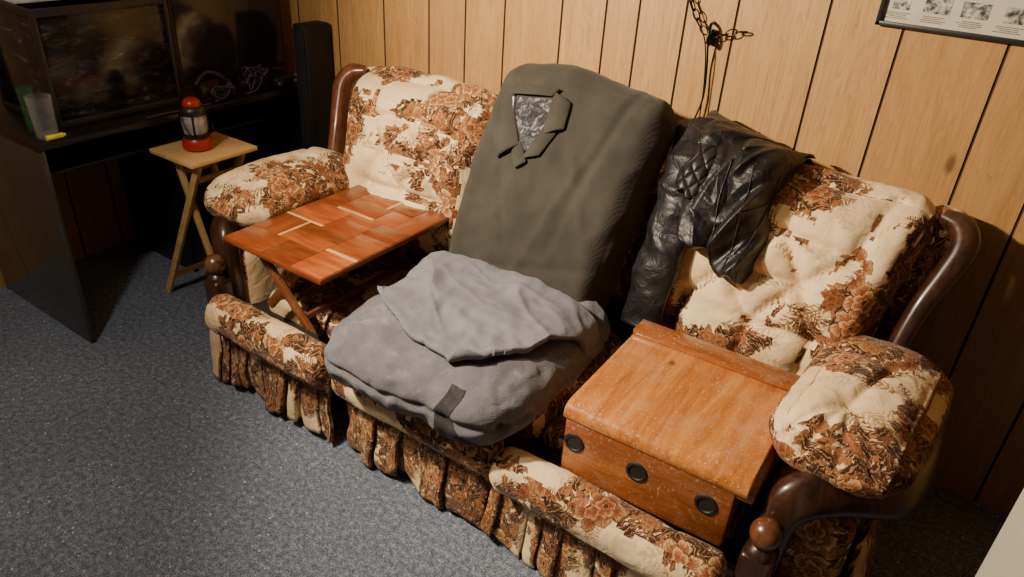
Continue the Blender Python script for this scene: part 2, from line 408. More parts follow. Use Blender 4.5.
# ---------------------------------------------------------------- room
def wall_grooved(name,axis,pos,a0,a1,grooves,h=2.35,flip=False):
    V=[];F=[];mi=[];pl=[]
    g=.004
    prev=a0
    segs=[]
    for q in sorted(grooves):
        if a0+.02<q<a1-.02: segs.append((prev,q-g,0)); segs.append((q-g,q+g,1)); prev=q+g
    segs.append((prev,a1,0))
    dep=.005
    def P(a,z,d): return (a,pos+d,z) if axis=='x' else (pos-d,a,z)
    for a,b,k in segs:
        if k==0: quads=[[P(a,0,0),P(b,0,0),P(b,h,0),P(a,h,0)]]; pv=random.random()
        else:
            m=(a+b)/2
            quads=[[P(a,0,0),P(m,0,dep),P(m,h,dep),P(a,h,0)],[P(m,0,dep),P(b,0,0),P(b,h,0),P(m,h,dep)]]
        for qd in quads:
            o=len(V); V+=qd; F.append([o,o+1,o+2,o+3]); mi.append(k); pl.append(pv)
    o=mk(name,V,F,None,mats=[WALL,GROOVE],midx=mi,smooth=False)
    at=o.data.attributes.new('plank','FLOAT','FACE')
    for i,x in enumerate(pl): at.data[i].value=x
    o['kind']='structure'; return o
gx=[-3.2,-2.95,-2.72,-2.47,-2.2,-1.96,-1.78,-1.60,-1.36,-1.19,-1.07,-.91,-.75,-.49,-.29,-.04,.13,.33,.45,.7,.9,1.05,1.3,1.5,1.7]
wall_grooved('wall_back','x',2.30,-3.3,1.9,gx)
wall_grooved('wall_left','y',-3.3,-2.0,2.3,[-1.8+.2*i+random.uniform(-.05,.05) for i in range(20)])
DWALL=plain('dim_wall_paint',(.20,.14,.085),.9)
def plane(name,pts,mat): o=mk(name,pts,[[0,1,2,3]],mat,smooth=False); o['kind']='structure'; return o
plane('floor',[(-3.3,-2,0),(1.9,-2,0),(1.9,2.3,0),(-3.3,2.3,0)],CARPET)
plane('ceiling',[(-3.3,-2,2.35),(-3.3,2.3,2.35),(1.9,2.3,2.35),(1.9,-2,2.35)],PLASTER)
plane('wall_right',[(1.9,-2,0),(1.9,2.3,0),(1.9,2.3,2.35),(1.9,-2,2.35)],DWALL)
plane('wall_front',[(-3.3,-2,0),(1.9,-2,0),(1.9,-2,2.35),(-3.3,-2,2.35)],DWALL)

# ---------------------------------------------------------------- sofa
sofa=thing('sofa','long cream sofa with brown floral velour and dark wood arms','sofa',(-1.085,1.75,0))
v,f=join(boxgeo((-1.085,1.78,.16),(1.90,.86,.20),.01),boxgeo((-1.085,2.17,.42),(1.95,.06,.60),.01))
mk('sofa_frame',v,f,plain('dark_hessian',(.02,.013,.009),.9),sofa,sharp=35,label='dark fabric-covered frame')
def seatc(x0,x1,z0,z1):
    g=cushion(((x0+x1)/2,1.68,(z0+z1)/2),(x1-x0,.58,z1-z0),(.05,.05,.05),puff=(0,0,.015),n=24)
    mk('seat_cushion',*g,FLORALD,sofa,boxuv=True)
seatc(-1.965,-1.385,.20,.335); seatc(-1.375,-.795,.22,.345); seatc(-.785,-.205,.20,.325)
def back(cx,w,shear,tufts,seed,th=.2,cy=2.03,h=.64,cz=.68,tilt=.33,uvoff=None,lk=.215,td=.065):
    cre=[]
    T=tufts
    for i in range(len(T)):
        for j in range(i):
            if math.hypot(T[i][0]-T[j][0],T[i][1]-T[j][1])<lk: cre.append((T[i],T[j]))
        if T[i][1]>.08: cre.append((T[i],(T[i][0]*1.1,.30)))
        if T[i][1]<-.1: cre.append((T[i],(T[i][0]*1.05,-.28)))
    def warp(q,p):
        t=(p.z+1)/2
        q=q.copy(); q.x=q.x*(.90+.12*t)+shear*(t-.5); q.y-=.035*math.sin(math.pi*t)*(1 if p.y<0 else 0)
        if t>.8: q.y+=.03*(t-.8)/.2
        return q
    g=cushion((cx,cy,cz),(w,th,h),(.07,.10,.10),rot=(-tilt,0,0),n=60,puff=(0,.05,.015),tufts=T,creases=cre,td=td,tr=.026,cd=td*.5,cr=.017,wr=.009,ws=9,warp=warp,seed=seed)
    return mk('backrest',*g,FLORAL,sofa,boxuv=True,uvoff=uvoff)
tf=[(-.19,.13),(.01,.15),(.20,.12),(-.10,.01),(.11,.02),(-.2,-.12),(.02,-.12),(.2,-.12)]
tl=[(-.16,.14),(.04,.16),(.22,.14),(-.08,.02),(.13,.03),(-.17,-.11),(.03,-.10),(.2,-.10)]
back(-1.765,.66,-.06,tl,1,uvoff=(3.01,2.6),td=.085)
back(-1.085,.66,0,[],2,th=.12,cy=2.14,h=.54,cz=.65,tilt=.2)
back(-.405,.66,.06,tf,3,uvoff=(2.13,.4))
g=cushion((-.065,1.70,.28),(.20,.68,.42),(.04,.05,.05),n=16,wr=.003)
mk('arm_panel',*g,FLORALD,sofa,boxuv=True); mk('arm_panel',*mirror(g),FLORALD,sofa,boxuv=True)
# arm pads
def padwarp(q,p):
    q=q.copy(); t=(q.y+.30)/.60
    q.x+=.04*(t-.5); q.z+=.012*math.cos(3*t)+.02*(t-.5)
    # welt seam running round the outer edge
    s=math.exp(-((q.x-.118-.04*(t-.5))/.006)**2); k=.004*s
    q.z+=k*(1 if p.z>0 else -1); q.y+=k*(1 if p.y>0 else -1)*(abs(p.y)>.95)
    return q
PT=[(-.02,-.12),(.02,.10)]
fan=[(PT[0],(x,-.30)) for x in (-.13,-.06,.02,.10)]
def pad(zc,zs,sd,oc=.315):
    return cushion((-.044,1.672,zc),(oc,.60,zs),(.10,.11,zs/2),rot=(0,.03,0),n=50,puff=(.01,.01,.026),tufts=PT,creases=[(PT[0],PT[1]),(PT[1],(-.16,.15)),(PT[1],(.12,.25))]+fan,td=.036,tr=.024,cd=.016,cr=.012,face=(2,1),wr=.006,ws=7,warp=padwarp,seed=sd)
g=pad(.597,.118,5,.305); g2=pad(.598,.158,8)
mk('armrest_pad',*g,FLORALD,sofa,boxuv=True,uvoff=(1.9,3.3)); mk('armrest_pad',*mirror(g2),FLORALD,sofa,boxuv=True,uvoff=(4.4,2.1))
# wooden arm
g=sweep([(-.12,1.335,.10),(-.12,1.335,.34),(-.115,1.335,.46),(-.098,1.345,.52),(-.045,1.39,.542),(.02,1.455,.53),(.08,1.53,.50),(.115,1.68,.478),(.125,1.95,.462)],[.038,.038,.040,.05,.056,.060,.056,.038,.03],[.034,.034,.038,.040,.040,.040,.038,.030,.024],n=24,up=(0,1,0),power=3)
ar=mk('wooden_arm',*g,DARKW,sofa,sharp=60,label='dark-stained curved wood arm'); al=mk('wooden_arm',*mirror(g),DARKW,sofa,sharp=60,label='dark-stained curved wood arm')
g=join(boxgeo((-.125,1.275,.25),(.075,.07,.30),.012,seg=3),lathe([(.030,.385),(.036,.40),(.030,.412),(.022,.42),(.024,.43)],(-.125,1.275,0)))
p1=mk('front_post',*g,DARKW,sofa,sharp=50,label='dark wood post'); p2=mk('front_post',*mirror(g),DARKW,sofa,sharp=50,label='dark wood post')
KNOB=wood('knob_wood',(.07,.022,.009),(.14,.05,.02),(.22,.085,.035),.25,'z',1,.6)
g=ball((-.125,1.275,.455),.036)
mk('knob',*g,KNOB,p1,label='round turned wood knob'); mk('knob',*mirror(g),KNOB,p2,label='round turned wood knob')
# wood wings
wp=[(-.04,1.92,.50),(-.03,1.95,.62),(-.012,1.995,.74),(.015,2.035,.83),(.032,2.068,.90),(.012,2.10,.94),(-.035,2.12,.95)]
g=sweep(wp,[.022,.026,.028,.031,.034,.032,.020],[.05,.055,.055,.05,.045,.04,.03],n=22,up=(0,1,0),power=3)
mk('wooden_wing',*g,DARKW,sofa,sharp=60,label='dark carved scroll wood end'); mk('wooden_wing',*mirror(g),wood('red_walnut_stain',(.05,.016,.008),(.13,.042,.018),(.2,.075,.03),.3,'z',1,.5),sofa,sharp=60,label='reddish-brown scroll wood end')
g=cushion((-.055,2.13,.665),(.12,.17,.60),(.05,.07,.06),rot=(-.28,.12,0),n=16,wr=.004)
mk('side_panel',*g,FLORAL,sofa,boxuv=True); mk('side_panel',*mirror(g),FLORAL,sofa,boxuv=True)
# front rolls
def roll(x0,x1,y,z,ry,rz,sd,uo=None,mt=None):
    g=cushion(((x0+x1)/2,y,z),(x1-x0,ry*2,rz*2),(.03,ry,rz),n=26,wr=.006,ws=10,seed=sd)
    mk('front_roll',*g,mt or FLORALD,sofa,boxuv=True,uvoff=uo)
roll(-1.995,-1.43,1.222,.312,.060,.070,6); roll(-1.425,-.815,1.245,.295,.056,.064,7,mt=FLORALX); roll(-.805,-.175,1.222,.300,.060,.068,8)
# skirts
def rr_lean(k,sd): return .022*noise.noise(Vector((k*.9,sd*3.1,.5)))
def skirt(path,zt,zb,flare,period,amp,sd,wild=1,mt=None):
    P=[Vector((a,b,0)) for a,b in path]; L=[0]
    for i in range(1,len(P)): L.append(L[-1]+(P[i]-P[i-1]).length)
    tot=L[-1]; NZ=18; V=[];F=[];UV=[]
    def at(s):
        for i in range(1,len(P)):
            if s<=L[i]+1e-9: 
                t=(s-L[i-1])/(L[i]-L[i-1]); return P[i-1].lerp(P[i],t)
        return P[-1].copy()
    prof=[]; s=0; k=0; us=0; rr=random.Random(sd)
    while s<tot:
        w=period*rr.uniform(.6,1.5); ov=w*rr.uniform(.22,.5); h=rr.uniform(.5,1.35)
        pts=[(0,0),(w*.25,.55*h),(w*.5,.85*h),(w*.8,1.0*h),(w+ov*.35,1.0*h),(w+ov*.42,.75*h),(w+ov*.1,.35*h),(w-ov*.2,.1*h)]
        for (a,b) in pts: prof.append((s+a,b,us+a+(ov if a>w else 0),k))
        us+=w+2*ov; s+=w; k+=1
    dense=[]
    for i in range(len(prof)-1):
        for q in range(3):
            t=q/3; dense.append(tuple(prof[i][j]*(1-t)+prof[i+1][j]*t for j in range(4)))
    for (s,b,u,k) in dense:
        sc=max(0,min(tot,s)); p=at(sc); tg=(at(min(tot,sc+.03))-at(max(0,sc-.03))).normalized(); nr=Vector((tg.y,-tg.x,0))
        lean=rr_lean(k,sd)*wild
        for j in range(NZ+1):
            t=j/NZ; z=zt+(zb-zt)*t+(.022*wild*noise.noise(Vector((s*8,sd,9))))*t
            nn=noise.noise(Vector((s*9,z*6,sd)))+.5*noise.noise(Vector((s*22,z*14,sd)))
            kk=amp*(.45+.75*t)*b+flare*t+.013*wild*nn*t
            q=p+nr*kk+tg*(lean*t+.012*wild*noise.noise(Vector((s*6,z*9,sd+5)))*t); q.z=max(.006,z); V.append(q); UV.append((u*1.1,z))
    NS=len(dense)-1
    for i in range(NS):
        for j in range(NZ): a=i*(NZ+1)+j; F.append([a,a+1,a+NZ+2,a+NZ+1])
    o=mk('pleated_skirt',V,F,mt or FLORALD,sofa,uv=UV,sharp=70)
    md=o.modifiers.new('s','SOLIDIFY'); md.thickness=.0025; md.offset=-1
skirt([(-2.085,1.75),(-2.085,1.265),(-2.06,1.24),(-1.455,1.24)],.275,.028,.012,.066,.024,1,1.5)
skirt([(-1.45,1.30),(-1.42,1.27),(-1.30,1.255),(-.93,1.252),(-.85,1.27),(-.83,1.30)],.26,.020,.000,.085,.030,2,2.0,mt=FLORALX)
skirt([(-.825,1.28),(-.81,1.24),(-.14,1.235),(-.06,1.26),(-.05,1.32),(.05,1.36),(.06,1.95)],.265,.018,.010,.074,.026,3,1.5)

# ---------------------------------------------------------------- grey padded chair on middle seat
chair=thing('floor_chair','grey velour padded legless chair resting on the middle sofa seat','chair',(-1.06,1.5,.37))
def seatwarp(q,p):
    q=q.copy()
    fr=max(0,-p.y)
    q.y-=.02*(1-p.x**2)*fr
    q.z-=.018*fr**2
    q.x-=.02*fr
    sd=math.exp(-((q.z+.015)/.010)**2)*.010
    if abs(p.z)<.98: q.x-=math.copysign(sd,q.x)*(abs(p.x)>.95); q.y+=sd*(p.y<-.95)
    return q
seatg=cushion((-1.06,1.45,.487),(.635,.65,.168),(.11,.11,.072),rot=(0,0,.07),n=50,puff=(0,0,.012),wr=.014,ws=8,warp=seatwarp,seed=9)
seat_o=mk('seat',*seatg,CHAIR,chair)
SB=BVHTree.FromPolygons(*seatg)
V=[];F=[]
for i in range(17):
    for j in range(17):
        u,w=i/16,j/16; x=-.945+(.045+.09*(1-w)**3)*u+.022*w+.006*math.sin(w*9); z=.412+.133*w
        h=SB.ray_cast(Vector((x,.6,z)),Vector((0,1,0))); p=h[0] if h[0] is not None else Vector((x,1.15,z))
        V.append(p+Vector((0,-.0015,.001)))
for i in range(16):
    for j in range(16): k=i*17+j; F.append([k,k+17,k+18,k+1])
mk('dark_patch',V,F,plain('dark_strip',(.025,.024,.025),.85,var=.5,nscale=60),chair,label='dark strip on the front edge')  # dark strip laid over the front of the seat
g=cushion((-1.08,1.905,.78),(.50,.12,.62),(.08,.05,.08),rot=(-.37,0,0),n=16)
mk('chair_back',*g,CHAIR,chair)
def shw(q,p):
    q=q.copy(); t=(p.z+1)/2; fr=max(0.0,min(1.0,(1-p.y)/2)); fr=fr*fr*(3-2*fr)
    q.x=q.x*(.93+.04*t)+.05*(t-.5)
    q.z+=.018*math.exp(-((q.x+.05)/.14)**2)*(t**4)-.025*(p.x>0)*p.x*t**3
    q.y+=.009*math.sin(q.x*26+3*noise.noise(Vector((q.x*3,q.z*4,2))))*(1-t)*fr*max(0,1-abs(p.x)**6)
    e=fr*max(0,1-abs(p.x)**8)
    d=(q.x+.26)-(.38-q.z)*.35; q.y+=.010*math.exp(-(d/.014)**2)*t*e
    d=(q.x-.22)+(.38-q.z)*.25; q.y+=.012*math.exp(-(d/.016)**2)*t*e
    d=(q.x-.05)-(.20-q.z)*.5; q.y-=.007*math.exp(-(d/.018)**2)*(1-abs(2*t-1))*e
    d=(q.x-.12)-(.10-q.z)*-.35; q.y-=.006*math.exp(-(d/.016)**2)*(1-abs(2*t-1))*e
    d=(q.z+.24)-(q.x)*.25; q.y+=.006*math.exp(-(d/.014)**2)*e
    q.y-=.030*math.sin(math.pi*min(1,t*1.1))*fr
    return q
shirtg=cushion((-1.085,1.89,.79),(.61,.18,.74),(.065,.085,.075),rot=(-.37,0,0),n=66,puff=(0,.02,.01),wr=.008,ws=5,warp=shw,seed=12)
shirt=thing('shirt','dark olive-grey knit collared shirt pulled over the grey chair back','shirt',(-1.09,1.8,.5))
mk('shirt_body',*shirtg,SHIRT,shirt)
BV=BVHTree.FromPolygons(*shirtg)
def onshirt(x,z,off):
    h=BV.ray_cast(Vector((x,1.0,z)),Vector((0,1,0)))
    if h[0] is None: return Vector((x,1.95,z))
    n=h[1]; n=n if n.y<0 else -n
    return h[0]+n*off
CT=lambda p:(-1.262+(p[0]+1.262)*.90, 1.085+(p[1]-1.075)*.84)
def patch(poly,off,n=10):
    V=[];F=[];a,b,c,d=[Vector(CT(p)) for p in poly]
    for i in range(n+1):
        for j in range(n+1):
            u,w=i/n,j/n; q=a.lerp(b,u).lerp(d.lerp(c,u),w)
            o=off(u,w) if callable(off) else off
            V.append(onshirt(q.x,q.y,o))
    for i in range(n):
        for j in range(n): k=i*(n+1)+j; F.append([k,k+1,k+n+2,k+n+1])
    return V,F
mk('undershirt',*patch([(-1.265,1.055),(-1.105,1.08),(-1.085,.955),(-1.16,.885)],.006),PRINTM,shirt,label='black and grey mottled undershirt showing at the open neck')
mk('undershirt_trim',*patch([(-1.272,1.05),(-1.255,1.055),(-1.218,.975),(-1.235,.97)],.010,6),plain('white_cotton',(.5,.5,.5),.8),shirt,label='pale inner neck edge')
def flap(poly,h0,h1,n=14,name='collar'):
    o=mk(name,*patch(poly,lambda u,w:.005+h0*math.sin(math.pi*u)**.8+h1*w,n),SHIRT,shirt)
    md=o.modifiers.new('b','SMOOTH'); md.iterations=2
    md=o.modifiers.new('s','SOLIDIFY'); md.thickness=.004; return o
flap([(-1.340,1.01),(-1.262,1.072),(-1.165,.915),(-1.245,.850)],.012,.004)
flap([(-1.21,.915),(-1.165,.930),(-1.118,.872),(-1.155,.84)],.007,.003)
flap([(-1.112,1.105),(-1.035,1.08),(-1.020,1.00),(-1.092,.965)],.012,.004)
flap([(-1.10,1.0),(-1.045,.985),(-1.080,.90),(-1.145,.875)],.007,.003)
flap([(-1.28,1.060),(-1.105,1.088),(-1.085,1.112),(-1.275,1.098)],.010,.004)
# grey cloth over the seat
def drape(x,y,off):
    h=SB.ray_cast(Vector((x,y,1.0)),Vector((0,0,-1)))
    return (h[0].z if h[0] is not None and h[0].z>.44 else .47)+off
V=[];F=[];N=110
for i in range(N+1):
    for j in range(N+1):
        u,w=i/N,j/N
        x0=-1.365+.015*math.sin(w*5)+.04*(1-w)**6+.03*w**5; x1=-.885+.150*min(1,w*1.25)**.8+.006*math.sin(w*9)-.06*(1-w)**5
        x=x0+(x1-x0)*u
        yf=1.29-.130*u**1.2+.008*math.sin(u*9)+.06*abs(2*u-1)**6
        yb=1.625+.01*u-.02*abs(2*u-1)**6
        y=yf+(yb-yf)*w
        nz=Vector((x*2.6+y*1.5,y*4.2,3))
        rid=1-abs(noise.noise(nz))*2.6; rid2=1-abs(noise.noise(nz*2.0+Vector((4,0,0))))*2.8
        fold=.009*max(0,rid)**4+.003*max(0,rid2)**3+.008*noise.noise(nz*.6)
        hem=.006*math.exp(-(w/.06)**2)+.004*math.exp(-((1-u)/.05)**2)
        d=(y-1.42)-(x+1.36)*-.10; fold+=.012/(1+math.exp(-d/.005))*(.4+.6*u)
        d=(y-1.30)+(x+.95)*.45; fold+=.010/(1+math.exp(-d/.006))
        V.append(Vector((x+.005*noise.noise(nz*1.5),y,drape(x,y,.016+fold+hem))))
for i in range(N):
    for j in range(N): k=i*(N+1)+j; F.append([k,k+N+1,k+N+2,k+1])
tsh=mk('folded_cloth',V,F,TSH)
tag(tsh,'crumpled light grey jersey cloth spread over the grey seat','cloth')
md=tsh.modifiers.new('b','SMOOTH'); md.iterations=1
md=tsh.modifiers.new('s','SOLIDIFY'); md.thickness=.018; md.offset=-1

# ---------------------------------------------------------------- leather jacket
jk=thing('leather_jacket','black leather jacket with quilted lining slung over the sofa back','jacket',(-.6,1.95,.6))
prof=catmull([(0,2.25,.80),(0,2.255,.96),(0,2.17,1.045),(0,2.05,1.05),(0,1.95,.96),(0,1.88,.82),(0,1.84,.68)],10)
def jsheet(x0,x1,t0,t1,off,dz0,dz1,amp,sd,nu=100,nv=110,taper=0,fx=7,curl=.05,rise=0,fz=3.2,skew=3):
    V=[];F=[]
    for i in range(nu+1):
        u=i/nu; cu=1-(abs(2*u-1))**4
        for j in range(nv+1):
            w=j/nv; t=t0+(t1-t0)*w*(1-rise*(2*u-1)**2+.06*noise.noise(Vector((u*4,sd,7))))
            p=interp(prof,max(0,min(1,t)))
            x=x0+(x1-x0)*u+taper*w*(u-.5)+.018*noise.noise(Vector((w*3,u*2,sd)))
            wob=Vector((x*fx+sd+t*skew,t*fz,sd)); wob+=Vector((.35*noise.noise(wob*1.3),.35*noise.noise(wob*1.3+Vector((5,5,5))),0))
            r1=1-2.4*abs(noise.noise(wob)); r2=1-2.4*abs(noise.noise(wob*2.1+Vector((9,0,0))))
            fo=amp*(.75*r1+.22*r2+.5*noise.noise(wob*.6)+.1)
            cw=1-max(0,(w-.9)/.1)**2
            V.append(Vector((x,p.y-(off+fo*.9)*min(cu,cw)+curl*(1-cu)+.03*(1-cw),p.z+dz0+(dz1-dz0)*u+fo*.3*cu-.02*(1-cu))))
    for i in range(nu):
        for j in range(nv): k=i*(nv+1)+j; F.append([k,k+1,k+nv+2,k+nv+1])
    return V,F
def addj(name,g,mat,th=.006,label=None,it=2):
    o=mk(name,*g,mat,jk,label=label); md=o.modifiers.new('s','SOLIDIFY'); md.thickness=th
    md=o.modifiers.new('b','SMOOTH'); md.iterations=it; return o
gb=jsheet(-.735,-.405,0,.86,.02,.045,-.035,.038,1,taper=-.05,rise=.1,fx=7)
gf=jsheet(-.585,-.415,.28,.97,.05,.01,-.02,.040,5,taper=-.02,fx=10,rise=.10,fz=2.8,skew=4)
gm=jsheet(-.69,-.50,.42,.90,.040,.0,-.01,.036,15,taper=-.04,fx=9,rise=.12,fz=3.4,skew=-3)
gl=jsheet(-.715,-.575,.44,.76,.062,.02,.0,.008,9,taper=-.02,curl=.02,rise=.1,fx=6)
addj('jacket_body',gb,LEATHER); addj('jacket_front',gf,LEATHER); addj('jacket_front',gm,LEATHER)
addj('lining',gl,QUILT,label='quilted black lining')
JB=BVHTree.FromPolygons(*join(gb,gf,gm,gl))
def seam(pts,r=.0022):
    P=catmull([(a,0,b) for a,b in pts],10); out=[]
    for p in P:
        h=JB.ray_cast(Vector((p.x,1.2,p.z)),Vector((0,1,0)))
        if h[0] is not None: out.append(h[0]+Vector((0,-.001,0)))
    if len(out)>5:
        sm=[out[0]]+[(out[i-1]+out[i]+out[i+1])/3 for i in range(1,len(out)-1)]+[out[-1]]
        mk('seam',*sweep(sm,r,n=6,k=1),LEATHER,jk)
seam([(-.565,1.03),(-.56,.95),(-.545,.85),(-.53,.76)]); seam([(-.50,1.02),(-.49,.93),(-.485,.84),(-.49,.77)]); seam([(-.44,1.0),(-.44,.92),(-.45,.83),(-.46,.78)])
seam([(-.56,.93),(-.52,.915),(-.47,.925),(-.43,.935)])
g=sweep([(-.725,2.06,1.07),(-.70,1.96,.98),(-.69,1.89,.85),(-.69,1.83,.70),(-.695,1.79,.50)],[.045,.054,.060,.062,.054],[.02,.026,.027,.025,.018],n=40,k=24,up=(0,1,0),wr=.013,seed=3,wsc=10)
mk('sleeve',*g,LEATHER,jk)
V=[];F=[]
for i in range(41):
    u=i/40; x=-.725+.29*u
    for j in range(9):
        w=j/8; a=-.4+2.2*w
        V.append(Vector((x+.01*noise.noise(Vector((u*5,w*3,1))),2.06-.045*math.sin(a)+.015*math.sin(u*7),1.085-.055*u-.035*(1-math.cos(a))+.012*noise.noise(Vector((u*6,w*2,4))))))
for i in range(40):
    for j in range(8): k=i*9+j; F.append([k,k+1,k+10,k+9])
addj('jacket_collar',(V,F),LEATHER,.008,it=1)

# ---------------------------------------------------------------- tray tables
def traytable(x0,x1,y0,y1,z,zf,topmat,legmat,label,fa,fb,th=.018,lw=.016,boards=None):
    t=thing('tray_table',label,'table',((x0+x1)/2,(y0+y1)/2,zf))
    if boards is None: box('table_top',(x0,y0,z-th),(x1,y1,z),topmat,t,bev=.004)
    else:
        gs=[];mi=[]
        g=boxgeo(((x0+x1)/2,(y0+y1)/2,z-th/2-.001),(x1-x0,y1-y0,th),.004); gs.append(g); mi+=[2]*len(g[1])
        W=x1-x0;D=y1-y0
        for (a,b,c,d,mm) in boards:
            g=boxgeo((x0+W*(a+b)/2,y0+D*(c+d)/2,z-.0015),(W*(b-a)-.0012,D*(d-c)-.0012,.005),.0005); gs.append(g); mi+=[mm]*len(g[1])
        mk('table_top',*join(*gs),None,t,mats=TW+[TWP],midx=mi,sharp=35)
    zt=z-th
    def leg(xa,xb,y):
        g=sweep([(xa,y,zt-.004),(xb,y,zf+.004)],[lw,lw],[.009,.009],n=12,k=1,up=(0,1,0),power=5); mk('leg',*g,legmat,t,sharp=40)
    ya,yb=y0+.05,y1-.05
    leg(fa[0],fa[1],ya);leg(fa[0],fa[1],yb);leg(fb[0],fb[1],ya+.025);leg(fb[0],fb[1],yb-.025)
    for (a,b),yy in ((fa,(ya,yb)),(fb,(ya+.025,yb-.025))):
        for q in (.12,.86):
            x=a+(b-a)*q; zz=zt+(zf-zt)*q
            g=sweep([(x,yy[0],zz),(x,yy[1],zz)],[.008,.008],[.011,.011],n=8,k=1,power=4); mk('crossbar',*g,legmat,t,sharp=40)
    return t
REDLEG=wood('dark_cedar',(.10,.03,.012),(.18,.06,.022),(.26,.10,.04),.4,'z')
BO=[(.008,.40,.008,.20,0),(.40,.70,.008,.20,2),(.70,.992,.008,.24,1),
(.008,.26,.20,.42,4),(.26,.29,.20,.42,5),(.29,.70,.20,.32,3),(.29,.70,.32,.42,2),(.70,.992,.24,.265,5),(.70,.992,.265,.50,0),
(.008,.40,.42,.442,5),(.008,.40,.442,.66,1),(.40,.70,.42,.58,0),(.40,.70,.58,.66,3),(.70,.992,.50,.66,2),
(.008,.22,.66,.992,2),(.22,.60,.66,.685,5),(.22,.60,.685,.84,0),(.60,.80,.66,.84,1),(.80,.992,.66,.992,4),(.22,.52,.84,.992,3),(.52,.55,.84,.992,5),(.55,.80,.84,.992,2)]
traytable(-1.945,-1.49,1.255,1.865,.60,.345,None,REDLEG,'folding tray table with reddish patchwork plank top on the sofa',(-1.84,-1.62),(-1.64,-1.84),boards=BO)
traytable(-2.585,-2.325,1.42,1.71,.70,0,PINE,PINE,'small pale pine folding tray table beside the black desk',(-2.36,-2.74),(-2.55,-2.33))

# ---------------------------------------------------------------- wooden nightstand on right seat
ns=thing('wooden_nightstand','honey pine box table with black discs on its front','nightstand',(-.42,1.48,.33))
piv=(-.42,1.48,.5); RZ=math.radians(1.5)
box('cabinet_body',(-.650,1.280,.335),(-.215,1.66,.53),BOXW2,ns,bev=.008,rotz=RZ,pivot=piv)
prof2=[(1.70,.528),(1.70,.556),(1.315,.556),(1.298,.5545),(1.285,.549),(1.277,.540),(1.274,.528),(1.274,.518),(1.279,.512),(1.29,.510),(1.30,.512),(1.33,.528)]
V=[];F=[];n=len(prof2)
for x in (-.655,-.188):
    for y,z in prof2: V.append(Vector((x,y,z)))
for i in range(n): F.append([i,(i+1)%n,n+(i+1)%n,n+i])
F.append(list(range(n))[::-1]);F.append([n+i for i in range(n)])
R=Matrix.Rotation(RZ,3,'Z');PV=Vector(piv)
o=mk('table_top',[R@(p-PV)+PV for p in V],F,BOXW,ns,sharp=40)
bv=o.modifiers.new('b','BEVEL');bv.width=.004;bv.segments=2;bv.limit_method='ANGLE'
box('back_ledge',(-.655,1.665,.556),(-.188,1.735,.574),BOXW2,ns,bev=.004,rotz=RZ,pivot=piv)
box('side_step',(-.222,1.285,.495),(-.176,1.66,.526),BOXW2,ns,bev=.005,rotz=RZ,pivot=piv)
RIM=plain('disc_rim',(.07,.045,.03),.4)
for x in (-.618,-.446,-.272):
    g=lathe([(.002,.002),(.019,.002),(.021,-.001),(.027,.0),(.029,.004),(.029,.01)],(x,1.277,.445),'y',28)
    g=([R@(p-PV)+PV for p in g[0]],g[1]); mk('round_foot',*g,DISC,ns,sharp=40,label='round black disc')

# ---------------------------------------------------------------- desk
desk=thing('desk','long black laminate desk with glossy end panel against the wall','desk',(-2.93,1.65,0))
box('desktop',(-3.27,1.045,.775),(-2.595,2.28,.80),BLACK,desk)
box('end_panel',(-3.27,1.05,0),(-2.60,1.07,.775),ENDP,desk)
box('end_panel',(-3.27,2.24,0),(-2.70,2.26,.775),BLACK,desk)
box('divider_panel',(-3.27,1.64,.0),(-2.80,1.66,.66),BLACK,desk)
box('lower_shelf',(-3.27,1.07,.66),(-2.66,2.24,.675),BLACK,desk)
tk=thing('glass_tank','black-framed dark glass tank with white lid on the desk','aquarium',(-2.88,1.39,.80))
x0,x1,y0,y1,z0,z1=-3.08,-2.70,1.18,1.65,.802,1.2
g=[]
for a in (x0,x1):
    for b in (y0,y1): g.append(boxgeo((a,b,(z0+z1)/2),(.018,.018,z1-z0),.003))
for z in (z0+.014,z1-.012):
    g+= [boxgeo(((x0+x1)/2,y0,z),(x1-x0,.02,.026),.003),boxgeo(((x0+x1)/2,y1,z),(x1-x0,.02,.026),.003),boxgeo((x0,(y0+y1)/2,z),(.02,y1-y0,.026),.003),boxgeo((x1,(y0+y1)/2,z),(.02,y1-y0,.026),.003)]
mk('tank_frame',*join(*g),BLACKP,tk,sharp=35)
TANKG=NT('streaked_dark_glass'); _c=TANKG.coord()  # pale streaks mixed into the dark pane colour
TANKG.set(Base_Color=TANKG.ramp(TANKG.noise(TANKG.mapping(_c,scale=(2,2,6)),6,5,.65,.8).outputs[0],[(.48,(.009,.009,.010)),(.62,(.03,.03,.03)),(.74,(.18,.18,.17))]),Roughness=.15); TANKG=TANKG.m
box('tank_panes',(x0+.004,y0+.004,z0+.02),(x1-.004,y1-.004,z1-.02),TANKG,tk,bev=.001,label='dark glass with pale streaks')
mk('tank_lid',*boxgeo((x0+.13,(y0+y1)/2,z1+.008),(.26,y1-y0-.02,.014),.003),plain('dusty_lid',(.45,.43,.38),.8,nscale=14,var=.5),tk,sharp=35,label='pale dusty lid')
mo=thing('monitor','large black flat screen standing on the desk','monitor',(-2.74,1.93,.80))
box('screen_body',(-2.765,1.68,.86),(-2.725,2.21,1.34),BLACKP,mo,bev=.006)
box('screen',(-2.726,1.695,.88),(-2.722,2.195,1.325),DUST,mo,bev=.001)
mk('stand',*join(boxgeo((-2.76,1.93,.807),(.10,.26,.012),.004),boxgeo((-2.77,1.93,.85),(.03,.08,.09),.004)),BLACKP,mo,sharp=35)
sp=thing('tower_speaker','slim tall black tower speaker between desk and sofa','speaker',(-2.5,2.2,0))
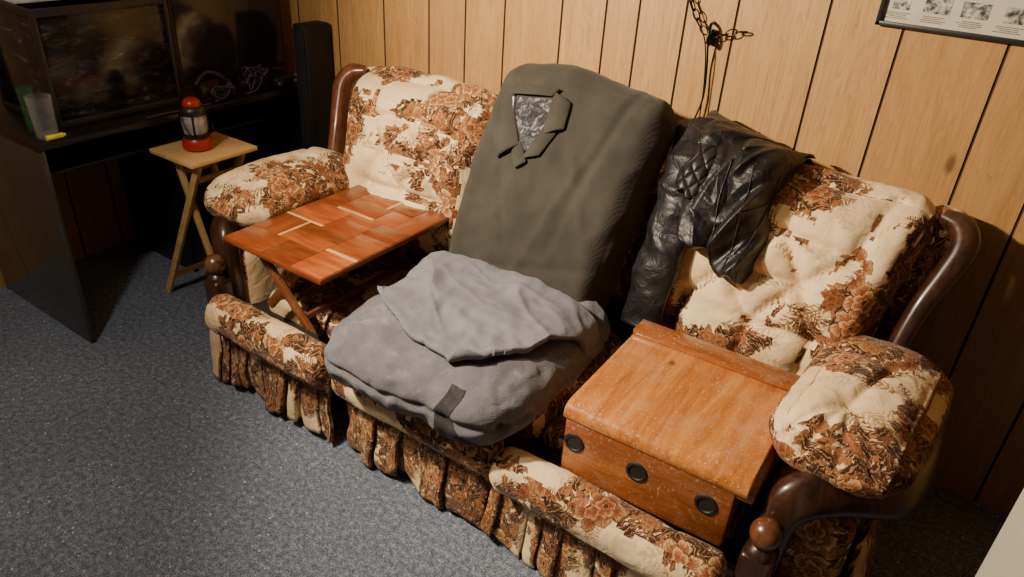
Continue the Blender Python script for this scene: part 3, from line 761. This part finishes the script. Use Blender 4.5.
box('speaker_cabinet',(-2.58,2.14,0),(-2.50,2.28,1.07),plain('matte_black',(.006,.006,.006),.6),sp,bev=.008)
box('speaker_grille',(-2.572,2.133,.3),(-2.508,2.14,1.05),plain('black_mesh',(.005,.005,.005),.9),sp,bev=.002)
# lantern
ln=thing('camping_lantern','small red and black camping lantern on the pine tray table','lantern',(-2.46,1.545,.70))
L=(-2.46,1.545,.702)
mk('base',*lathe([(.044,0),(.054,.004),(.055,.018),(.052,.036),(.046,.045)],L),RED,ln,sharp=40,label='red base')
mk('collar_ring',*lathe([(.048,.045),(.050,.050),(.050,.058),(.044,.062)],L),BLACKP,ln,sharp=40)
mk('globe',*lathe([(.042,.062),(.046,.08),(.046,.115),(.040,.134)],L),plain('frosted_globe',(.30,.29,.28),.15,var=.4,nscale=40,coat=.5),ln,sharp=40,label='greyish clear globe')
for a in (.9,2.47,4.04,5.6): mk('cage_bar',*boxgeo((L[0]+.048*math.cos(a),L[1]+.048*math.sin(a),L[2]+.097),(.005,.005,.075),.001),METAL,ln,sharp=40)
mk('cap',*lathe([(.046,.132),(.048,.136),(.046,.150),(.040,.160),(.034,.164)],L),BLACKP,ln,sharp=40)
mk('top_button',*lathe([(.032,.160),(.034,.166),(.030,.180),(.018,.190)],L),RED,ln,sharp=40,label='red top')
g=sweep([(L[0],L[1]-.050,L[2]+.14),(L[0]+.02,L[1]-.054,L[2]+.10),(L[0]+.04,L[1]-.045,L[2]+.065),(L[0]+.056,L[1],L[2]+.055),(L[0]+.04,L[1]+.045,L[2]+.065),(L[0]+.02,L[1]+.054,L[2]+.10),(L[0],L[1]+.050,L[2]+.14)],.0018,n=8)
mk('handle',*g,METAL,ln,label='thin wire handle folded down')
def tumbler(x,y,r,h,mat,name,label,cat):
    p=[(r*.8,0),(r*.85,.004),(r,h),(r*.94,h),(r*.78,.012),(.002,.012)]
    return tag(mk(name,*lathe(p,(x,y,.801),n=32),mat,sharp=40),label,cat)
tumbler(-2.655,1.115,.040,.14,GLASS,'drinking_glass','tall clear drinking glass on the corner of the black desk','glass')
tumbler(-2.75,1.12,.026,.15,GREENG,'glass_bottle','small green glass bottle beside the drinking glass','bottle')
g=lathe([(.002,-.03),(.009,-.03),(.009,.024),(.006,.024),(.006,.032),(.001,.032)],(-2.612,1.12,.811),'y',16)
tag(mk('battery',*g,YEL,sharp=40),'small yellow lighter lying on the desk edge','battery')  # small yellow battery with a raised end
# headphones + cables
hp=thing('headphones','black over-ear headphones lying on the desk','headphones',(-2.68,1.80,.80))
g=sweep([(-2.68,1.73,.83),(-2.69,1.73,.87),(-2.70,1.79,.90),(-2.69,1.85,.87),(-2.68,1.85,.83)],[.011,.011],[.006,.006],n=10)
mk('headband',*g,BLACKP,hp)
for yy in (1.73,1.85): mk('ear_cup',*lathe([(.02,-.014),(.032,-.012),(.035,0),(.032,.014),(.02,.016)],(-2.675,yy,.838),'y'),BLACKP,hp,sharp=50)
CAB=plain('grey_black_cable',(.040,.040,.042),.35)
def cable(pts,lab,r=.0035,k=8):
    return tag(mk('cable',*sweep(pts,r,n=8,k=k),CAB),lab,'cable','black cables on the desk')
def tangle(x,y,w,d,n,sd,hh):
    rr=random.Random(sd); out=[(x,y-d,.806)]
    for i in range(n):
        a=i*1.15; out.append((x+w*math.cos(a*1.3),y+d*math.sin(a)+rr.uniform(-.015,.015),.810+hh*abs(math.sin(i*.9))+rr.uniform(0,.03)))
    return out
cable(tangle(-2.625,1.96,.020,.055,34,3,.08),'tangled black cable heaped on the desk edge',.003,5)
cable(tangle(-2.618,1.80,.012,.05,22,9,.03),'black cable coiled loosely beside the headphones',.003,5)
cable([(-2.605,1.45,.806),(-2.61,1.52,.806),(-2.603,1.60,.806),(-2.61,1.68,.806),(-2.605,1.72,.806)],'black cable lying along the desk edge')
gp=thing('game_controller','black game controller on the desk among cables','controller',(-2.65,2.12,.80))
g=cushion((-2.66,2.12,.825),(.09,.12,.04),.018,n=8,wr=0); mk('controller_body',*g,BLACKP,gp)
for yy in (2.075,2.165): mk('grip',*cushion((-2.645,yy,.82),(.10,.035,.034),.016,n=6,wr=0),BLACKP,gp)

# ---------------------------------------------------------------- wall chain
ch=thing('swag_chain','black metal swag chain hooked on the panelled wall','chain',(-.82,2.28,1.2))
def links(pts,name):
    P=catmull(pts,20); d=[0]
    for i in range(1,len(P)): d.append(d[-1]+(P[i]-P[i-1]).length)
    s=0;k=0;G=[]
    while s<d[-1]:
        i=max(1,next((q for q in range(len(d)) if d[q]>=s),len(d)-1)); p=P[i]; T=(P[i]-P[i-1]).normalized()
        side=T.cross(Vector((0,1,0))).normalized(); up=side if k%2==0 else Vector((0,-1,0))
        loop=[p+T*(.017*math.cos(a))+up*(.0095*math.sin(a)) for a in [2*math.pi*q/16 for q in range(16)]]
        G.append(sweep(loop,.0022,n=6,k=1,closed=True,up=T.cross(up))); s+=.028;k+=1
    mk(name,*join(*G),METAL,ch)
links([(-.93,2.275,1.60),(-.92,2.275,1.45),(-.885,2.275,1.36),(-.845,2.27,1.30),(-.81,2.265,1.275)],'chain')
links([(-.80,2.265,1.28),(-.775,2.27,1.283),(-.74,2.275,1.295),(-.715,2.278,1.30)],'chain')
mk('hook',*sweep([(-.815,2.296,1.31),(-.812,2.265,1.305),(-.808,2.25,1.27),(-.806,2.262,1.25),(-.806,2.28,1.262)],.005,n=10),METAL,ch,label='black swag hook')
mk('hook_plate',*boxgeo((-.812,2.285,1.27),(.022,.02,.045),.004),METAL,ch,sharp=40)
mk('cord',*sweep([(-.812,2.27,1.25),(-.806,2.285,1.17),(-.80,2.28,1.08),(-.815,2.26,.98),(-.80,2.25,.93)],.003,n=8),METAL,ch,label='thin black cord')
mk('cord',*sweep([(-.93,2.28,1.6),(-.91,2.265,1.42),(-.87,2.262,1.33),(-.82,2.26,1.26),(-.80,2.27,1.12),(-.795,2.27,.95)],.0022,n=8),METAL,ch,label='thin black cord')
# ---------------------------------------------------------------- poster
po=thing('framed_poster','black-edged poster with small grey ship photographs and captions','poster',(-.03,2.29,1.37))
X0,X1,Z0,Z1=-.362,.36,1.372,1.78
mk('frame',*join(boxgeo(((X0+X1)/2,2.288,Z0+.006),(X1-X0,.018,.012),.002),boxgeo(((X0+X1)/2,2.288,Z1-.006),(X1-X0,.018,.012),.002),boxgeo((X0+.006,2.288,(Z0+Z1)/2),(.012,.018,Z1-Z0),.002),boxgeo((X1-.006,2.288,(Z0+Z1)/2),(.012,.018,Z1-Z0),.002)),BLACKP,po,sharp=35)
def qd(x,z,w,h,y): return ([(x-w/2,y,z-h/2),(x+w/2,y,z-h/2),(x+w/2,y,z+h/2),(x-w/2,y,z+h/2)],[[0,1,2,3]])
G=[boxgeo(((X0+X1)/2,2.293,(Z0+Z1)/2),(X1-X0-.016,.004,Z1-Z0-.016),.0005)]; MI=[0]*len(G[0][1])
for r in range(4):
    for c in range(8):
        xx=X0+.04+c*.087; zz=Z0+.052+r*.09
        G.append(qd(xx+.01,zz+.012,.064 if (c+r)%3 else .045,.038,2.2905)); MI.append(1)
        for q in range(4): G.append(qd(xx+.008-.004*(q%2),zz-.016-q*.0045,.062-.01*((q+c)%3),.0016,2.2905)); MI.append(2)
mk('printed_sheet',*join(*G),None,po,mats=[PAPER,PHOTO,INK],midx=MI,smooth=False)
cb=thing('storage_cabinet','cream painted cabinet standing on the carpet facing the sofa end','cabinet',(.42,.62,0))
box('cabinet_body',(.157,.40,0),(.70,.85,1.15),CREAM,cb,bev=.006)
box('cabinet_door',(.18,.395,.05),(.68,.402,1.1),CREAM,cb,bev=.002)
mk('handle',*sweep([(.22,.39,.6),(.22,.36,.61),(.22,.36,.74),(.22,.39,.75)],.006,n=10),METAL,cb)

# ---------------------------------------------------------------- light & camera
l=bpy.data.lights.new('key_spot','SPOT'); l.energy=400; l.shadow_soft_size=.045; l.color=(1,.83,.60); l.spot_size=math.radians(112); l.spot_blend=1  # unseen key light from the left, cone shaped to keep the left wall dimmer
o=bpy.data.objects.new('key_spot',l); COL.objects.link(o); o.location=(-1.85,.38,1.98)
o.rotation_euler=(Vector((-.62,2.1,1.02))-Vector(o.location)).to_track_quat('-Z','Y').to_euler()
l=bpy.data.lights.new('fill_light','POINT'); l.energy=46; l.shadow_soft_size=.06; l.color=(1,.9,.78)  # weak fill light added to lift the left side and the carpet
o=bpy.data.objects.new('fill_light',l); COL.objects.link(o); o.location=(-1.70,.15,2.05)
w=bpy.data.worlds.new('w'); bpy.context.scene.world=w; w.use_nodes=True
w.node_tree.nodes['Background'].inputs[0].default_value=(.8,.85,1,1); w.node_tree.nodes['Background'].inputs[1].default_value=.01
cam=bpy.data.cameras.new('camera'); cam.sensor_width=36; cam.lens=730/1024*36; cam.clip_start=.02
co=bpy.data.objects.new('camera',cam); COL.objects.link(co)
M=Matrix(((.8198,-.3227,.4731,0),(.5699,.3803,-.7282,0),(.0557,.8663,.4960,1.68),(0,0,0,1)))
co.matrix_world=M
bpy.context.scene.camera=co
